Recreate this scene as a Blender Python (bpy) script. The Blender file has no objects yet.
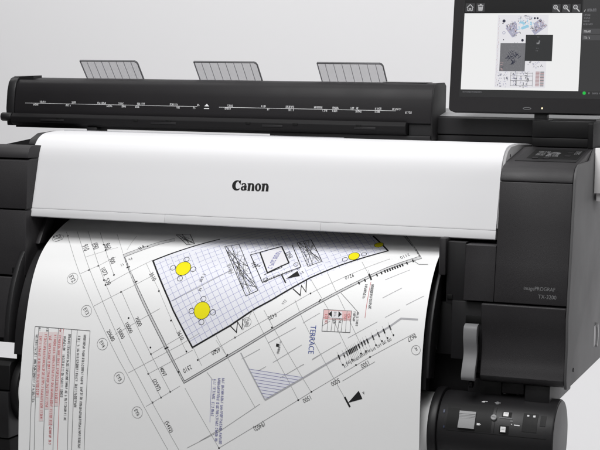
import bpy, bmesh, math, random
from mathutils import Vector
D = bpy.data; SC = bpy.context.scene; COL = SC.collection
R = math.radians

# ---------------------------------------------------------------- materials
def mat(name, col, rough=.5, spec=.5, grain=0., bump=0., scale=900., vary=0., metal=0., coat=0.):
    m = D.materials.new(name); m.use_nodes = True
    nt = m.node_tree; b = nt.nodes['Principled BSDF']
    b.inputs['Base Color'].default_value = (*col, 1); b.inputs['Roughness'].default_value = rough
    b.inputs['Specular IOR Level'].default_value = spec; b.inputs['Metallic'].default_value = metal
    b.inputs['Coat Weight'].default_value = coat
    tc = nt.nodes.new('ShaderNodeTexCoord')
    if bump:
        n = nt.nodes.new('ShaderNodeTexNoise'); n.inputs['Scale'].default_value = scale; n.inputs['Detail'].default_value = 3
        nt.links.new(tc.outputs['Object'], n.inputs['Vector'])
        bp = nt.nodes.new('ShaderNodeBump'); bp.inputs['Strength'].default_value = bump; bp.inputs['Distance'].default_value = .0006
        nt.links.new(n.outputs['Fac'], bp.inputs['Height']); nt.links.new(bp.outputs['Normal'], b.inputs['Normal'])
    if vary:
        n2 = nt.nodes.new('ShaderNodeTexNoise'); n2.inputs['Scale'].default_value = 9; n2.inputs['Detail'].default_value = 4
        nt.links.new(tc.outputs['Object'], n2.inputs['Vector'])
        mr = nt.nodes.new('ShaderNodeMapRange'); mr.inputs['From Min'].default_value = .3; mr.inputs['From Max'].default_value = .7
        mr.inputs['To Min'].default_value = rough - vary; mr.inputs['To Max'].default_value = rough + vary
        nt.links.new(n2.outputs['Fac'], mr.inputs['Value']); nt.links.new(mr.outputs['Result'], b.inputs['Roughness'])
    return m
def emit(name, col, s=1.):
    m = D.materials.new(name); m.use_nodes = True; b = m.node_tree.nodes['Principled BSDF']
    b.inputs['Base Color'].default_value = (.004,.004,.004,1); b.inputs['Roughness'].default_value = .22; b.inputs['Specular IOR Level'].default_value = .25
    b.inputs['Emission Color'].default_value = (*col,1); b.inputs['Emission Strength'].default_value = s; return m
def s2l(v): v /= 255.; return v/12.92 if v <= .04045 else ((v+.055)/1.055)**2.4
def rgb(r, g, b): return (s2l(r), s2l(g), s2l(b))

DARK = mat('charcoal_plastic', (.023,.0215,.0232), .50, .34, bump=.4, scale=900, vary=.08)
DARK2 = mat('black_plastic', (.0125,.012,.013), .45, .3, bump=.2, scale=1200, vary=.05)
SIDE = mat('lit_side_plastic', (.07,.069,.071), .55, .4, bump=.3, scale=1100, vary=.05)  # dark body plastic made paler for the side light on right-hand faces
SCAN = mat('scanner_plastic', (.0155,.0145,.0158), .5, .18, bump=.2, scale=1100, vary=.05)
DARK3 = mat('dull_black_plastic', (.007,.0068,.0072), .55, .2, bump=.2, scale=1200, vary=.05)
LIPM = mat('scanner_lip_plastic', (.010,.0095,.0102), .55, .12, bump=.2, scale=1200)
BEAMT = mat('beam_lit_plastic', (.30,.30,.305), .5, .3, bump=.1)  # overhead light and sheen on the upturned face put into the grey
LEVER = mat('lever_plastic', (.19,.19,.195), .5, .3, bump=.2, scale=1200)
BLACK = mat('deep_black', (.004,.004,.004), .6, .2)
WHITE = mat('white_plastic', (.705,.702,.715), .55, .15, bump=.05, scale=1400, vary=.04)
SEAM = mat('seam_grey', (.42,.42,.44), .6, .2)
GREY = mat('grey_plastic', (.30,.297,.302), .45, .4, bump=.2, scale=1200, vary=.05)
MID = mat('mid_grey_plastic', (.30,.30,.305), .5, .3, bump=.2, scale=1200)
TRAY = mat('lilac_grey_plastic', (.62,.60,.67), .4, .3, vary=.05)
TRAYE = mat('dark_tray_edge', (.07,.07,.075), .45, .4)
PALE = mat('pale_grey_plastic', (.80,.79,.79), .5, .3, bump=.1)
LOGO = mat('black_ink', (.006,.006,.006), .4, .3)
MARK = mat('white_marking', (.70,.70,.71), .6, .2)
MARKG = mat('grey_marking', (.16,.16,.165), .6, .2)
PAPER = mat('paper', (.84,.84,.84), .75, .15, bump=.06, scale=260)
ROLLP = mat('roll_paper', (.8,.8,.8), .7, .2, bump=.05, scale=300)
BLUEC = mat('blue_latch', (.02,.03,.07), .5, .4)
INKS = {'tint':(.775,.78,.835),'wallfill':(.60,.60,.605),'ink':(.018,.018,.019),'text':(.05,.05,.052),'soft':(.075,.075,.08),'grey':(.30,.30,.305),'wall':(.15,.15,.155),'pale':(.40,.40,.41),'edge':(.42,.42,.44),
        'blue':(.19,.19,.40),'navy':(.09,.12,.34),'red':(.50,.07,.08),'pink':(.74,.49,.49),'pink0':(.76,.65,.65),
        'yellow':(.82,.74,.01),'paper2':(.76,.75,.78),'grid':(.31,.32,.54)}
IM = {k: mat('ink_'+k, v, .7, .15) for k, v in INKS.items()}

# ---------------------------------------------------------------- mesh collector
class MB:
    def __init__(s): s.v=[]; s.f=[]; s.m=[]
    def add(s, vs, fs, m=0):
        o=len(s.v); s.v += [tuple(p) for p in vs]; s.f += [tuple(i+o for i in f) for f in fs]; s.m += [m]*len(fs); return s
    def bm(s, b, m=0):
        b.verts.index_update(); return s.add([v.co[:] for v in b.verts], [[v.index for v in f.verts] for f in b.faces], m)
    def box(s, x0,x1,y0,y1,z0,z1, bev=0., m=0, seg=2):
        b=bmesh.new(); bmesh.ops.create_cube(b,size=1)
        for v in b.verts: v.co=((x0+x1)/2+v.co.x*(x1-x0),(y0+y1)/2+v.co.y*(y1-y0),(z0+z1)/2+v.co.z*(z1-z0))
        if bev: bmesh.ops.bevel(b,geom=b.edges[:],offset=bev,segments=seg,profile=.5,affect='EDGES')
        s.bm(b,m); b.free(); return s
    def ext(s, prof, x0, x1, bev=0., m=0, seg=2, ang=40):
        """profile in (Y, Z) pushed along X"""
        b=bmesh.new(); n=len(prof)
        A=[b.verts.new((x0,y,z)) for y,z in prof]; B=[b.verts.new((x1,y,z)) for y,z in prof]
        b.faces.new(A); b.faces.new(B[::-1])
        for i in range(n): b.faces.new((A[i],B[i],B[(i+1)%n],A[(i+1)%n]))
        bmesh.ops.recalc_face_normals(b,faces=b.faces[:])
        if bev:
            es=[e for e in b.edges if len(e.link_faces)==2 and e.calc_face_angle(0)>R(ang)]
            bmesh.ops.bevel(b,geom=es,offset=bev,segments=seg,profile=.5,affect='EDGES',clamp_overlap=True)
        s.bm(b,m); b.free(); return s
    def cyl(s, x0,x1,yc,zc,r, n=96, bev=0., m=0):
        xs=[(x0,r-bev),(x0+bev*.3,r-bev*.3),(x0+bev,r),(x1-bev,r),(x1-bev*.3,r-bev*.3),(x1,r-bev)] if bev else [(x0,r),(x1,r)]
        vs=[];fs=[]
        for x,q in xs:
            for k in range(n):
                a=2*math.pi*k/n; vs.append((x,yc-q*math.cos(a),zc+q*math.sin(a)))
        for i in range(len(xs)-1):
            for k in range(n): fs.append((i*n+k,(i+1)*n+k,(i+1)*n+(k+1)%n,i*n+(k+1)%n))
        fs.append(tuple(range(n))); fs.append(tuple(reversed(range((len(xs)-1)*n,len(xs)*n))))
        return s.add(vs,fs,m)
    def cpatch(s, x0,x1,a0,a1,yc,zc,r0,r1,m=0,n=8):
        """slab on a drum: angles in degrees measured up from the front"""
        vs=[];fs=[]
        for k in range(n+1):
            a=R(a0+(a1-a0)*k/n)
            for x,q in ((x0,r0),(x0,r1),(x1,r1),(x1,r0)): vs.append((x,yc-q*math.cos(a),zc+q*math.sin(a)))
        for k in range(n):
            o=4*k
            for j in range(4): fs.append((o+j,o+(j+1)%4,o+4+(j+1)%4,o+4+j))
        fs += [(3,2,1,0),(4*n,4*n+1,4*n+2,4*n+3)]
        return s.add(vs,fs,m)
    def map(s, fn):
        s.v=[fn(*p) for p in s.v]; return s
def obj(name, mb, mats, parent=None, smooth=35):
    me=D.meshes.new(name); off=Vector((0,0,0)); p=parent
    while p is not None: off+=Vector(p.location); p=p.parent
    me.from_pydata([Vector(v)-off for v in mb.v],[],mb.f)
    for m in (mats if isinstance(mats,(list,tuple)) else [mats]): me.materials.append(m)
    me.polygons.foreach_set('material_index',mb.m)
    b=bmesh.new(); b.from_mesh(me); bmesh.ops.recalc_face_normals(b,faces=b.faces[:]) if mb.__dict__.get('fix',True) else None
    b.to_mesh(me); b.free()
    if smooth:
        me.shade_smooth(); me.set_sharp_from_angle(angle=R(smooth))
    me.update()
    o=D.objects.new(name,me); COL.objects.link(o)
    if parent: o.parent=parent
    return o
def thing(name, label, cat, loc, group=None):
    o=D.objects.new(name,None); COL.objects.link(o); o.location=loc; o.empty_display_size=.1
    o['label']=label; o['category']=cat
    if group: o['group']=group
    return o
def tag(o, label, cat):
    o['label']=label; o['category']=cat; return o

# ---------------------------------------------------------------- flat lettering
_tc={}
def text2d(s):
    """flat faces of a string; capitals are 1 high, centred"""
    if s in _tc: return _tc[s]
    c=D.curves.new('t','FONT'); c.body=s; c.size=1; c.resolution_u=3
    o=D.objects.new('t',c); COL.objects.link(o)
    bpy.context.view_layer.update()
    me=D.meshes.new_from_object(o.evaluated_get(bpy.context.evaluated_depsgraph_get()))
    vs=[(v.co.x,v.co.y) for v in me.vertices]; fs=[tuple(p.vertices) for p in me.polygons]
    D.objects.remove(o); D.curves.remove(c); D.meshes.remove(me)
    x0=min(v[0] for v in vs); x1=max(v[0] for v in vs); k=1/.72
    vs=[((x-(x0+x1)/2)*k,y*k-.5) for x,y in vs]
    _tc[s]=(vs,fs); return _tc[s]
STROKES=[(0,0,.2,1),(.55,0,.75,1),(0,.8,.75,1),(0,.4,.7,.58),(0,0,.75,.18),(.28,.1,.46,.9),(0,.5,.2,1),(.55,0,.75,.5)]
SETS=[(0,2,3),(0,4,3),(5,2),(0,1,3),(2,3,4),(0,2,4),(0,2,3,4),(6,3,7,4),(0,3,7),(0,1,2),(1,2,4),(0,1,4),(0,1,2,4)]
def greek2d(n, rnd):
    """a run of n small unreadable characters, 1 high, starting at x=0"""
    q=[]; x=0
    for i in range(n):
        if i>2 and rnd.random()<.13: x+=.4; continue
        for k in rnd.choice(SETS):
            a,b,c,d=STROKES[k]
            if k in (3,4,2): a,c=.2,.55
            q.append((x+a*.62,b,x+c*.62,d))
        x+=.64
    return q,x
SIDEC = mat('dark_side_plastic', (.012,.0115,.0122), .55, .2, bump=.25, scale=1100, vary=.05)
_nt=TRAY.node_tree; _b=_nt.nodes['Principled BSDF']; _b.inputs['Alpha'].default_value=.25
MARKP = mat('panel_marking', (.2,.2,.205), .6, .2)
TRAYM = mat('tray_rib', (.34,.335,.36), .4, .4)
LW=1.12
KEY=95; SIDEP=50; BACKP=65; FLOORP=9; AMB=.016; FILL=46; EXPO=0.
# ---------------------------------------------------------------- the sheet's own shape (u across, v along the paper)

XL,XR=-.452,.462
PL=[(-.004,.30),(-.002,.42),(0,.52),(.003,.632),(.012,.703),(.022,.765),(.034,.813),(.048,.862),(.067,.905),(.095,.944),(.135,.974),(.17,.991),(.21,1.007),(.30,1.036)]
PR=[(-.004,.30),(-.002,.45),(-.001,.56),(-.001,.675),(.003,.765),(.016,.845),(.041,.907),(.08,.960),(.125,.993),(.175,1.014),(.215,1.026),(.30,1.046)]
def resample(P,n=80):
    pts=[]
    for i in range(len(P)-1):
        p0=P[max(i-1,0)];p1=P[i];p2=P[i+1];p3=P[min(i+2,len(P)-1)]
        for k in range(12):
            t=k/12
            pts.append(tuple(.5*((2*b)+(c-a)*t+(2*a-5*b+4*c-d)*t*t+(-a+3*b-3*c+d)*t**3) for a,b,c,d in zip(p0,p1,p2,p3)))
    pts.append(P[-1])
    for _ in range(30):
        pts=[pts[0]]+[tuple((a+2*b+c)/4 for a,b,c in zip(pts[i-1],pts[i],pts[i+1])) for i in range(1,len(pts)-1)]+[pts[-1]]
    s=[0]
    for a,b in zip(pts,pts[1:]): s.append(s[-1]+math.dist(a,b))
    out=[];j=0
    for i in range(n+1):
        t=s[-1]*i/n
        while j<len(s)-2 and s[j+1]<t: j+=1
        f=(t-s[j])/(s[j+1]-s[j]); out.append(tuple(a+(b-a)*f for a,b in zip(pts[j],pts[j+1])))
    return out,s[-1]
SL,LL=resample(PL);SR,LR=resample(PR);LV=(LL+LR)/2
def prof(S,w):
    x=min(max(w,0),1)*(len(S)-1);i=min(int(x),len(S)-2);f=x-i
    return [S[i][k]+(S[i+1][k]-S[i][k])*f for k in (0,1)]
def sheet(u,v):
    w=v/LV;a=prof(SL,w);b=prof(SR,w);t=(u-XL)/(XR-XL)
    return (u,a[0]+(b[0]-a[0])*t,a[1]+(b[1]-a[1])*t)
DRAWING = [
('p','tint',[(-168.4,667.7),(-40.5,480.3),(126.5,588.1),(-41.3,745.3)]),
('p','tint',[(-41.3,745.3),(126.5,588.1),(348.3,724.6),(299.3,784.8)]),
('p','tint',[(91.6,442.8),(130.3,382.6),(131.0,382.6),(210.9,433.4)]),
('l','grey',0.9,[(-425.6,758.5),(-304.4,579.5),(-211.6,442.0),(-189.0,411.2),(-88.1,257.8)]),
('l','grey',0.9,[(-401.7,764.8),(-275.7,580.8),(-187.7,443.5),(-165.2,412.8),(-62.5,260.1)]),
('l','grey',0.9,[(-374.2,766.5),(-255.1,588.5),(-157.4,445.5),(-107.1,368.9)]),
('l','grey',0.9,[(-342.2,763.6),(-252.4,628.3)]),
('l','grey',0.9,[(-224.5,590.5),(-136.8,459.6),(-86.0,382.8)]),
('l','grey',0.7,[(-295.9,756.9),(-250.1,687.2)]),
('l','grey',0.7,[(-244.2,697.1),(-243.1,750.9)]),
('c','ink',-412.8,740.9,2.1,0),
('c','ink',-317.0,637.9,2.1,0),
('c','ink',-297.5,649.3,2.1,0),
('c','ink',-273.6,615.4,2.1,0),
('c','ink',-267.1,604.0,2.1,0),
('c','ink',-252.4,628.3,2.1,0),
('c','ink',-308.6,712.1,2.1,0),
('c','ink',-296.1,693.7,2.1,0),
('c','ink',-226.0,589.8,2.1,0),
('c','ink',-136.3,459.6,2.0,0),
('c','ink',-139.8,417.1,2.0,0),
('c','ink',-126.2,356.7,2.0,0),
('c','ink',-107.1,368.9,2.0,0),
('c','ink',-86.0,382.8,2.0,0),
('c','ink',-198.2,533.6,2.0,0),
('l','grey',0.7,[(-336.4,627.2),(-294.0,651.5),(-262.5,674.7)]),
('l','grey',0.6,[(-335.9,671.5),(-269.5,704.3)]),
('l','grey',0.7,[(-265.9,604.1),(-182.1,661.7),(-172.4,668.9)]),
('l','grey',0.7,[(-286.1,555.7),(-200.1,604.6),(-164.6,627.3)]),
('l','grey',0.7,[(-226.4,496.2),(-126.4,557.8)]),
('l','grey',0.7,[(-188.1,415.5),(-69.9,482.8),(-26.1,510.6)]),
('l','grey',0.7,[(-141.7,347.0),(-64.0,396.5)]),
('l','grey',0.7,[(-139.8,417.1),(-38.8,474.1)]),
('l','grey',0.7,[(-136.3,459.6),(-69.4,500.8)]),
('l','grey',0.7,[(-184.5,661.6),(-136.1,598.3),(-53.5,469.0)]),
('c','ink',-53.6,470.0,2.0,0),
('c','ink',-135.7,596.0,2.0,0),
('c','ink',-96.8,533.4,2.0,0),
('l','wallfill',3.6,[(-145.1,740.6),(-174.9,724.8),(-244.4,678.9),(-178.4,585.1),(-115.3,495.5),(-54.6,405.3),(68.5,481.9),(207.4,572.0),(320.6,644.3),(361.0,670.9),(424.2,706.8),(366.1,792.5)]),
('l','wall',1.5,[(-147.2,745.4),(-176.8,729.2),(-247.4,682.2),(-181.4,585.0),(-118.2,494.8),(-55.0,402.9),(68.7,479.6),(207.8,569.7),(321.2,641.7),(361.8,668.0),(427.0,703.6),(368.5,792.7)]),
('l','wall',1.5,[(-143.1,735.9),(-173.1,720.6),(-241.5,675.6),(-175.4,585.3),(-112.4,496.2),(-54.2,407.8),(68.3,484.3),(207.0,574.4),(320.0,647.1),(360.3,673.9),(421.4,709.9),(363.6,792.3)]),
('c','ink',-199.1,710.9,2.0,0),
('c','ink',-138.7,473.4,2.0,0),
('c','ink',-102.0,473.5,2.0,0),
('c','ink',-69.2,425.8,2.0,0),
('c','ink',135.8,530.8,1.9,0),
('c','ink',40.1,467.4,1.9,0),
('l','ink',2.4,[(-105.4,472.2),(-96.4,477.0)]),
('l','ink',2.4,[(-227.2,646.7),(-220.1,651.3)]),
('l','ink',2.2,[(-198.4,612.8),(-192.1,616.6)]),
('l','ink',2,[(231.9,587.6),(233.9,595.2)]),
('l','ink',2,[(39.2,464.3),(42.1,470.7)]),
('l','ink',3.2,[(-40.3,748.5),(-169.7,668.1),(-108.2,577.2),(-95.2,556.1),(-40.4,479.3),(40.9,529.4),(88.6,564.9),(126.9,588.1),(201.3,641.0),(258.8,675.0),(349.4,724.7),(297.4,787.2)]),
('l','grey',0.8,[(8.4,512.5),(108.6,365.4)]),
('l','grey',0.8,[(87.4,564.9),(184.2,418.3),(203.7,387.1)]),
('l','grey',0.8,[(113.2,566.1),(230.7,406.0)]),
('l','grey',0.8,[(202.4,549.7),(306.7,394.8)]),
('l','grey',0.8,[(178.5,590.5),(202.4,549.7)]),
('l','grey',0.8,[(236.6,654.6),(290.5,574.7),(330.1,510.1)]),
('l','grey',0.8,[(201.3,641.0),(258.8,569.0),(305.8,492.7)]),
('l','grey',0.7,[(71.4,522.2),(87.4,564.9)]),
('l','grey',0.7,[(322.0,666.1),(332.4,649.3)]),
('l','grey',0.8,[(303.6,686.9),(330.3,649.2)]),
('l','wall',0.9,[(275.8,610.2),(318.9,571.9)]),
('l','grey',0.8,[(29.4,272.8),(203.7,387.1),(231.8,406.0),(353.4,483.7),(443.4,536.1)]),
('l','grey',0.8,[(-44.0,266.1),(31.1,308.9),(119.6,372.5)]),
('l','grey',0.8,[(-14.3,283.7),(35.5,315.6)]),
('l','grey',0.8,[(-52.2,393.1),(29.4,272.8)]),
('l','grey',0.8,[(364.5,475.1),(297.7,432.3)]),
('c','ink',29.4,272.8,1.9,0),
('c','ink',203.7,387.1,1.9,0),
('c','ink',231.8,406.0,1.8,0),
('c','ink',353.4,483.7,1.8,0),
('c','ink',324.7,466.0,1.8,0),
('c','ink',55.0,505.7,1.9,0),
('c','ink',209.9,606.1,1.9,0),
('c','ink',-26.1,453.9,2.0,0),
('c','ink',11.9,476.1,1.9,0),
('l','grey',0.7,[(-25.6,453.9),(55.0,505.7),(132.9,554.5),(208.8,606.0),(361.0,698.6)]),
('l','grey',0.7,[(-39.3,480.4),(-15.6,442.0)]),
('l','grey',0.6,[(12.2,498.1),(40.2,466.4)]),
('l','pale',1.0,[(73.9,462.3),(113.4,485.3)]),
('l','pale',1.0,[(130.1,498.6),(188.8,533.6)]),
('l','pale',1.0,[(144.3,459.6),(204.8,498.9)]),
('l','pale',1.0,[(203.1,543.6),(237.5,565.9)]),
('l','pale',1.0,[(161.6,429.0),(212.7,460.9)]),
('l','pale',1.0,[(229.6,470.0),(246.2,481.1)]),
('l','pale',1.0,[(112.0,440.0),(129.3,450.4)]),
('l','pale',1.0,[(230.5,472.1),(289.5,508.8)]),
('l','pale',1.0,[(303.6,518.6),(362.8,554.3)]),
('l','pale',1.0,[(377.5,563.6),(406.6,581.3)]),
('l','pale',1.0,[(366.1,603.5),(403.0,627.1)]),
('l','pale',1.0,[(204.2,456.3),(212.7,459.9)]),
('l','pale',1.0,[(261.3,550.6),(245.2,539.6)]),
('l','pale',1.0,[(417.7,591.2),(451.8,611.8)]),
('l','pale',1.0,[(363.6,643.6),(410.8,670.3)]),
('l','edge',2.6,[(70.7,475.1),(130.4,381.6)]),
('l','edge',3.2,[(130.4,381.6),(212.1,432.5),(388.1,545.0),(411.2,563.2),(446.6,563.0)]),
('l','blue',0.8,[(91.6,442.8),(212.0,433.5)]),
('l','blue',0.8,[(96.0,436.0),(203.0,427.8)]),
('l','blue',0.8,[(100.4,429.2),(194.0,422.1)]),
('l','blue',0.8,[(104.7,422.3),(185.0,416.3)]),
('l','blue',0.8,[(109.0,415.5),(176.0,410.6)]),
('l','blue',0.8,[(113.3,408.7),(166.9,404.8)]),
('l','blue',0.8,[(117.6,401.9),(157.8,399.0)]),
('l','blue',0.8,[(121.9,395.1),(148.7,393.2)]),
('l','blue',0.8,[(126.1,388.3),(139.5,387.4)]),
('l','ink',2.6,[(285.4,483.9),(289.9,475.0)]),
('l','grey',0.5,[(282.4,489.3),(296.3,462.2)]),
('l','ink',2.6,[(295.8,488.5),(300.3,479.6)]),
('l','grey',0.5,[(292.8,493.9),(306.7,466.9)]),
('l','ink',2.6,[(302.0,491.9),(306.5,483.0)]),
('l','grey',0.5,[(299.0,497.3),(312.9,470.2)]),
('l','ink',2.6,[(306.1,495.1),(310.6,486.2)]),
('l','grey',0.5,[(303.1,500.5),(317.0,473.5)]),
('l','ink',2.6,[(309.2,496.7),(313.7,487.8)]),
('l','grey',0.5,[(306.1,502.1),(320.1,475.1)]),
('l','ink',2.6,[(312.2,498.7),(316.7,489.8)]),
('l','grey',0.5,[(309.2,504.1),(323.2,477.0)]),
('l','ink',2.6,[(315.3,500.6),(319.8,491.8)]),
('l','grey',0.5,[(312.3,506.1),(326.2,479.0)]),
('l','ink',2.6,[(318.3,502.6),(322.9,493.7)]),
('l','grey',0.5,[(315.3,508.0),(329.3,481.0)]),
('l','ink',2.6,[(321.3,504.8),(325.9,495.9)]),
('l','grey',0.5,[(318.3,510.2),(332.4,483.2)]),
('l','ink',2.6,[(326.4,508.3),(331.0,499.4)]),
('l','grey',0.5,[(323.4,513.7),(337.4,486.7)]),
('l','ink',2.6,[(332.4,512.6),(337.0,503.7)]),
('l','grey',0.5,[(329.4,518.0),(343.5,491.0)]),
('l','ink',2.6,[(337.5,515.8),(342.1,507.0)]),
('l','grey',0.5,[(334.4,521.3),(348.6,494.3)]),
('l','ink',2.6,[(343.5,519.2),(348.1,510.3)]),
('l','grey',0.5,[(340.5,524.6),(354.7,497.6)]),
('l','ink',2.6,[(354.5,526.7),(359.2,517.9)]),
('l','grey',0.5,[(351.4,532.1),(365.7,505.2)]),
('l','ink',2.6,[(365.5,533.3),(370.2,524.4)]),
('l','grey',0.5,[(362.4,538.7),(376.8,511.7)]),
('l','ink',2.6,[(376.4,540.8),(381.1,531.9)]),
('l','grey',0.5,[(373.2,546.3),(387.7,519.2)]),
('l','ink',2.6,[(388.2,548.4),(392.9,539.5)]),
('l','grey',0.5,[(385.0,553.9),(399.6,526.8)]),
('g','ink',9.9,302.5,463.1,-146.2,5.5),
('g','ink',9.9,307.4,469.4,-146.2,5.5),
('g','ink',9.9,315.8,471.9,-146.2,5.4),
('g','ink',9.8,324.0,477.4,-146.2,5.4),
('g','ink',9.8,332.2,482.9,-146.2,5.4),
('g','ink',9.8,340.3,488.3,-146.1,5.4),
('g','ink',9.7,348.4,493.8,-146.1,5.4),
('g','ink',9.7,358.6,499.3,-146.0,5.3),
('g','ink',9.7,370.7,506.9,-146.0,5.3),
('g','ink',9.6,380.7,513.4,-146.0,5.3),
('g','ink',9.6,390.7,518.9,-145.9,5.3),
('c','ink',297.0,465.2,1.8,0),
('c','ink',315.5,476.4,1.8,0),
('c','ink',333.8,489.4,1.8,0),
('c','ink',344.1,495.0,1.8,0),
('c','ink',364.2,508.0,1.8,0),
('c','ink',376.2,516.6,1.8,0),
('c','ink',387.2,523.2,1.8,0),
('c','ink',399.2,529.7,1.8,0),
('l','ink',2.6,[(308.0,636.9),(311.8,631.1)]),
('l','ink',2.6,[(319.5,643.7),(323.3,637.8)]),
('l','ink',2.6,[(342.1,657.5),(346.1,651.4)]),
('l','ink',2.6,[(350.5,662.9),(354.6,656.6)]),
('l','ink',2.6,[(357.0,667.2),(361.1,660.9)]),
('l','ink',2.6,[(361.7,669.8),(365.8,663.3)]),
('l','ink',2.6,[(366.5,672.4),(370.6,665.8)]),
('l','ink',2.6,[(371.1,675.2),(375.3,668.6)]),
('l','ink',2.6,[(375.8,677.8),(380.0,671.2)]),
('l','ink',2.6,[(380.5,680.5),(384.7,673.7)]),
('l','ink',2.6,[(385.1,683.3),(389.4,676.3)]),
('l','ink',2.6,[(389.8,686.0),(394.1,679.0)]),
('l','ink',2.6,[(398.0,691.6),(402.3,684.4)]),
('l','ink',2.6,[(408.8,699.2),(413.2,691.7)]),
('l','ink',3.2,[(326.5,656.3),(335.0,642.3)]),
('l','wall',1.0,[(414.6,693.9),(426.1,685.8),(444.9,686.7)]),
('t','ink','2310',-48.6,433.5,-148.7,9.8),
('t','ink','4500',14.3,474.6,-148.7,9.6),
('t','ink','9430',134.1,553.5,-147.8,9.1),
('t','ink','9210',286.3,647.9,-156.7,8.8),
('t','ink','2110',390.5,708.7,-142.8,9.4),
('t','ink','(9402)',119.8,325.4,-147.9,9.7),
('t','ink','1500',222.6,389.9,-148.0,9.4),
('t','ink','5000',282.8,428.6,-148.2,9.2),
('t','ink','1500',343.8,468.0,-148.2,9.0),
('t','ink','8627',438.1,526.0,-147.9,8.7),
('t','ink','20680',-235.9,494.0,-54.3,9.8),
('t','ink','15000',-212.3,499.9,-54.2,9.8),
('t','ink','10000',-194.5,512.8,-54.1,9.8),
('t','ink','7000',-173.5,527.3,-53.9,9.9),
('t','ink','4097',-104.7,424.4,-56.6,9.3),
('t','ink','(2597)',-117.9,395.8,-56.8,9.3),
('t','ink','(5432)',-85.9,308.5,-58.6,9.1),
('t','ink','3610',-70.8,503.3,-54.9,9.5),
('t','ink','3610',-157.8,628.7,-51.3,10.3),
('t','ink','1072',-277.9,635.8,-50.4,10.7),
('t','ink','530',-262.3,612.4,-51.1,10.1),
('t','soft','900',-267.5,664.6,-54.5,11.3),
('t','soft','860',-296.1,707.1,-54.1,14.4),
('t','soft','890',-326.7,706.7,-53.8,14.4),
('t','soft','910',-347.9,700.4,-53.6,14.0),
('g','ink',15.7,-213.5,706.2,-127.3,11.3),
('g','ink',11.2,-225.7,670.0,-138.4,6.5),
('g','ink',10.2,-240.6,654.4,-137.8,6.5),
('c','grey',-433.8,731.2,13.1,0.8),
('t','ink','EY1',-433.8,731.2,-50.2,17.7),
('c','grey',-351.5,615.7,12.9,0.8),
('t','ink','EY2',-351.5,615.7,-50.5,10.4),
('c','grey',-302.8,543.7,12.8,0.8),
('t','ink','EY3',-302.8,543.7,-53.1,9.3),
('c','grey',-254.5,474.0,12.7,0.8),
('t','ink','EY4',-254.5,474.0,-54.8,8.8),
('c','grey',-208.3,404.0,12.5,0.8),
('t','ink','EY5',-208.3,404.0,-56.3,8.6),
('c','grey',-161.9,332.8,12.4,0.8),
('t','ink','EY6',-161.9,332.8,-58.0,8.4),
('t','navy','TERRACE',227.0,511.3,-90.3,12.5),
('t','ink','A',343.7,411.5,-147.9,6.4),
('l','ink',3.4,[(303.7,400.6),(315.7,381.4)]),
('p','ink',[(311.5,389.7),(333.2,415.4),(341.6,400.0)]),
('l','ink',2.6,[(137.1,645.3),(150.6,627.0)]),
('p','ink',[(148.9,636.3),(169.6,656.6),(178.2,644.7)]),
('g','ink',7.5,179.7,652.1,-136.2,6.2),
('l','ink',1.9,[(40.9,530.0),(57.2,516.7),(57.5,538.2),(68.9,524.2),(68.5,546.1)]),
('l','ink',1.9,[(169.4,614.7),(188.1,601.1),(186.5,622.9),(199.4,608.9),(195.2,634.8)]),
('c','grey',78.5,539.2,9.5,0.7),
('g','grey',16.1,76.9,538.1,-62.4,7.3),
('g','grey',17.0,80.7,539.4,-98.2,4.9),
('g','grey',13.1,155.1,584.1,-122.5,6.1),
('c','ink',-116.5,652.0,6.1,0.95),
('c','ink',-91.7,675.3,6.1,0.95),
('c','ink',-67.9,650.3,6.1,0.95),
('c','ink',-92.9,626.8,6.1,0.95),
('c','yellow',-91.8,651.3,17.3,0),
('c','ink',-91.8,651.3,17.3,1.0),
('c','ink',-51.2,556.1,6.0,0.95),
('c','ink',-28.2,583.1,6.0,0.95),
('c','ink',-1.6,555.7,6.0,0.95),
('c','ink',-25.4,533.9,6.0,0.95),
('c','yellow',-27.5,558.3,18.5,0),
('c','ink',-27.5,558.3,18.5,1.0),
('c','ink',264.9,692.3,5.6,0.95),
('c','ink',301.3,710.5,5.6,0.95),
('c','yellow',281.6,703.0,11.7,0),
('c','ink',281.6,703.0,11.7,1.0),
('c','yellow',323.2,746.7,9.7,0),
('c','ink',323.2,746.7,9.7,1.0),
('g','ink',22.6,-41.1,631.4,74.2,6.6),
('g','ink',9.5,-40.2,602.6,-106.7,6.4),
('l','ink',1.2,[(-17.9,720.0),(67.7,594.1),(92.3,607.4),(11.9,729.9),(-17.9,720.0)]),
('l','ink',0.8,[(33.3,670.7),(55.6,663.5)]),
('l','ink',0.8,[(77.9,622.0),(39.9,645.7)]),
('l','ink',0.8,[(81.6,624.0),(27.3,664.1)]),
('l','ink',0.8,[(87.5,614.9),(49.2,621.9)]),
('l','grey',0.8,[(-13.0,712.7),(68.0,619.1)]),
('l','grey',0.8,[(84.4,619.6),(49.2,672.9)]),
('l','grey',0.8,[(59.2,607.0),(9.9,721.7)]),
('l','grey',0.8,[(48.5,666.3),(45.9,667.5)]),
('l','ink',0.8,[(26.8,662.3),(61.0,604.2)]),
('l','grey',0.8,[(47.9,631.4),(59.1,632.5)]),
('l','grey',0.8,[(40.0,643.0),(67.5,645.5)]),
('l','ink',0.8,[(56.2,662.5),(-8.0,705.3)]),
('l','ink',0.8,[(40.7,685.8),(58.8,607.6)]),
('l','grey',0.8,[(34.0,669.7),(30.0,675.6)]),
('l','grey',0.8,[(14.0,673.2),(23.3,712.2)]),
('l','ink',0.8,[(36.6,665.9),(9.7,679.4)]),
('l','ink',0.8,[(22.8,668.2),(80.6,615.2)]),
('l','grey',0.8,[(34.7,668.6),(44.6,628.6)]),
('l','grey',0.8,[(58.1,659.7),(46.4,636.2)]),
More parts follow.
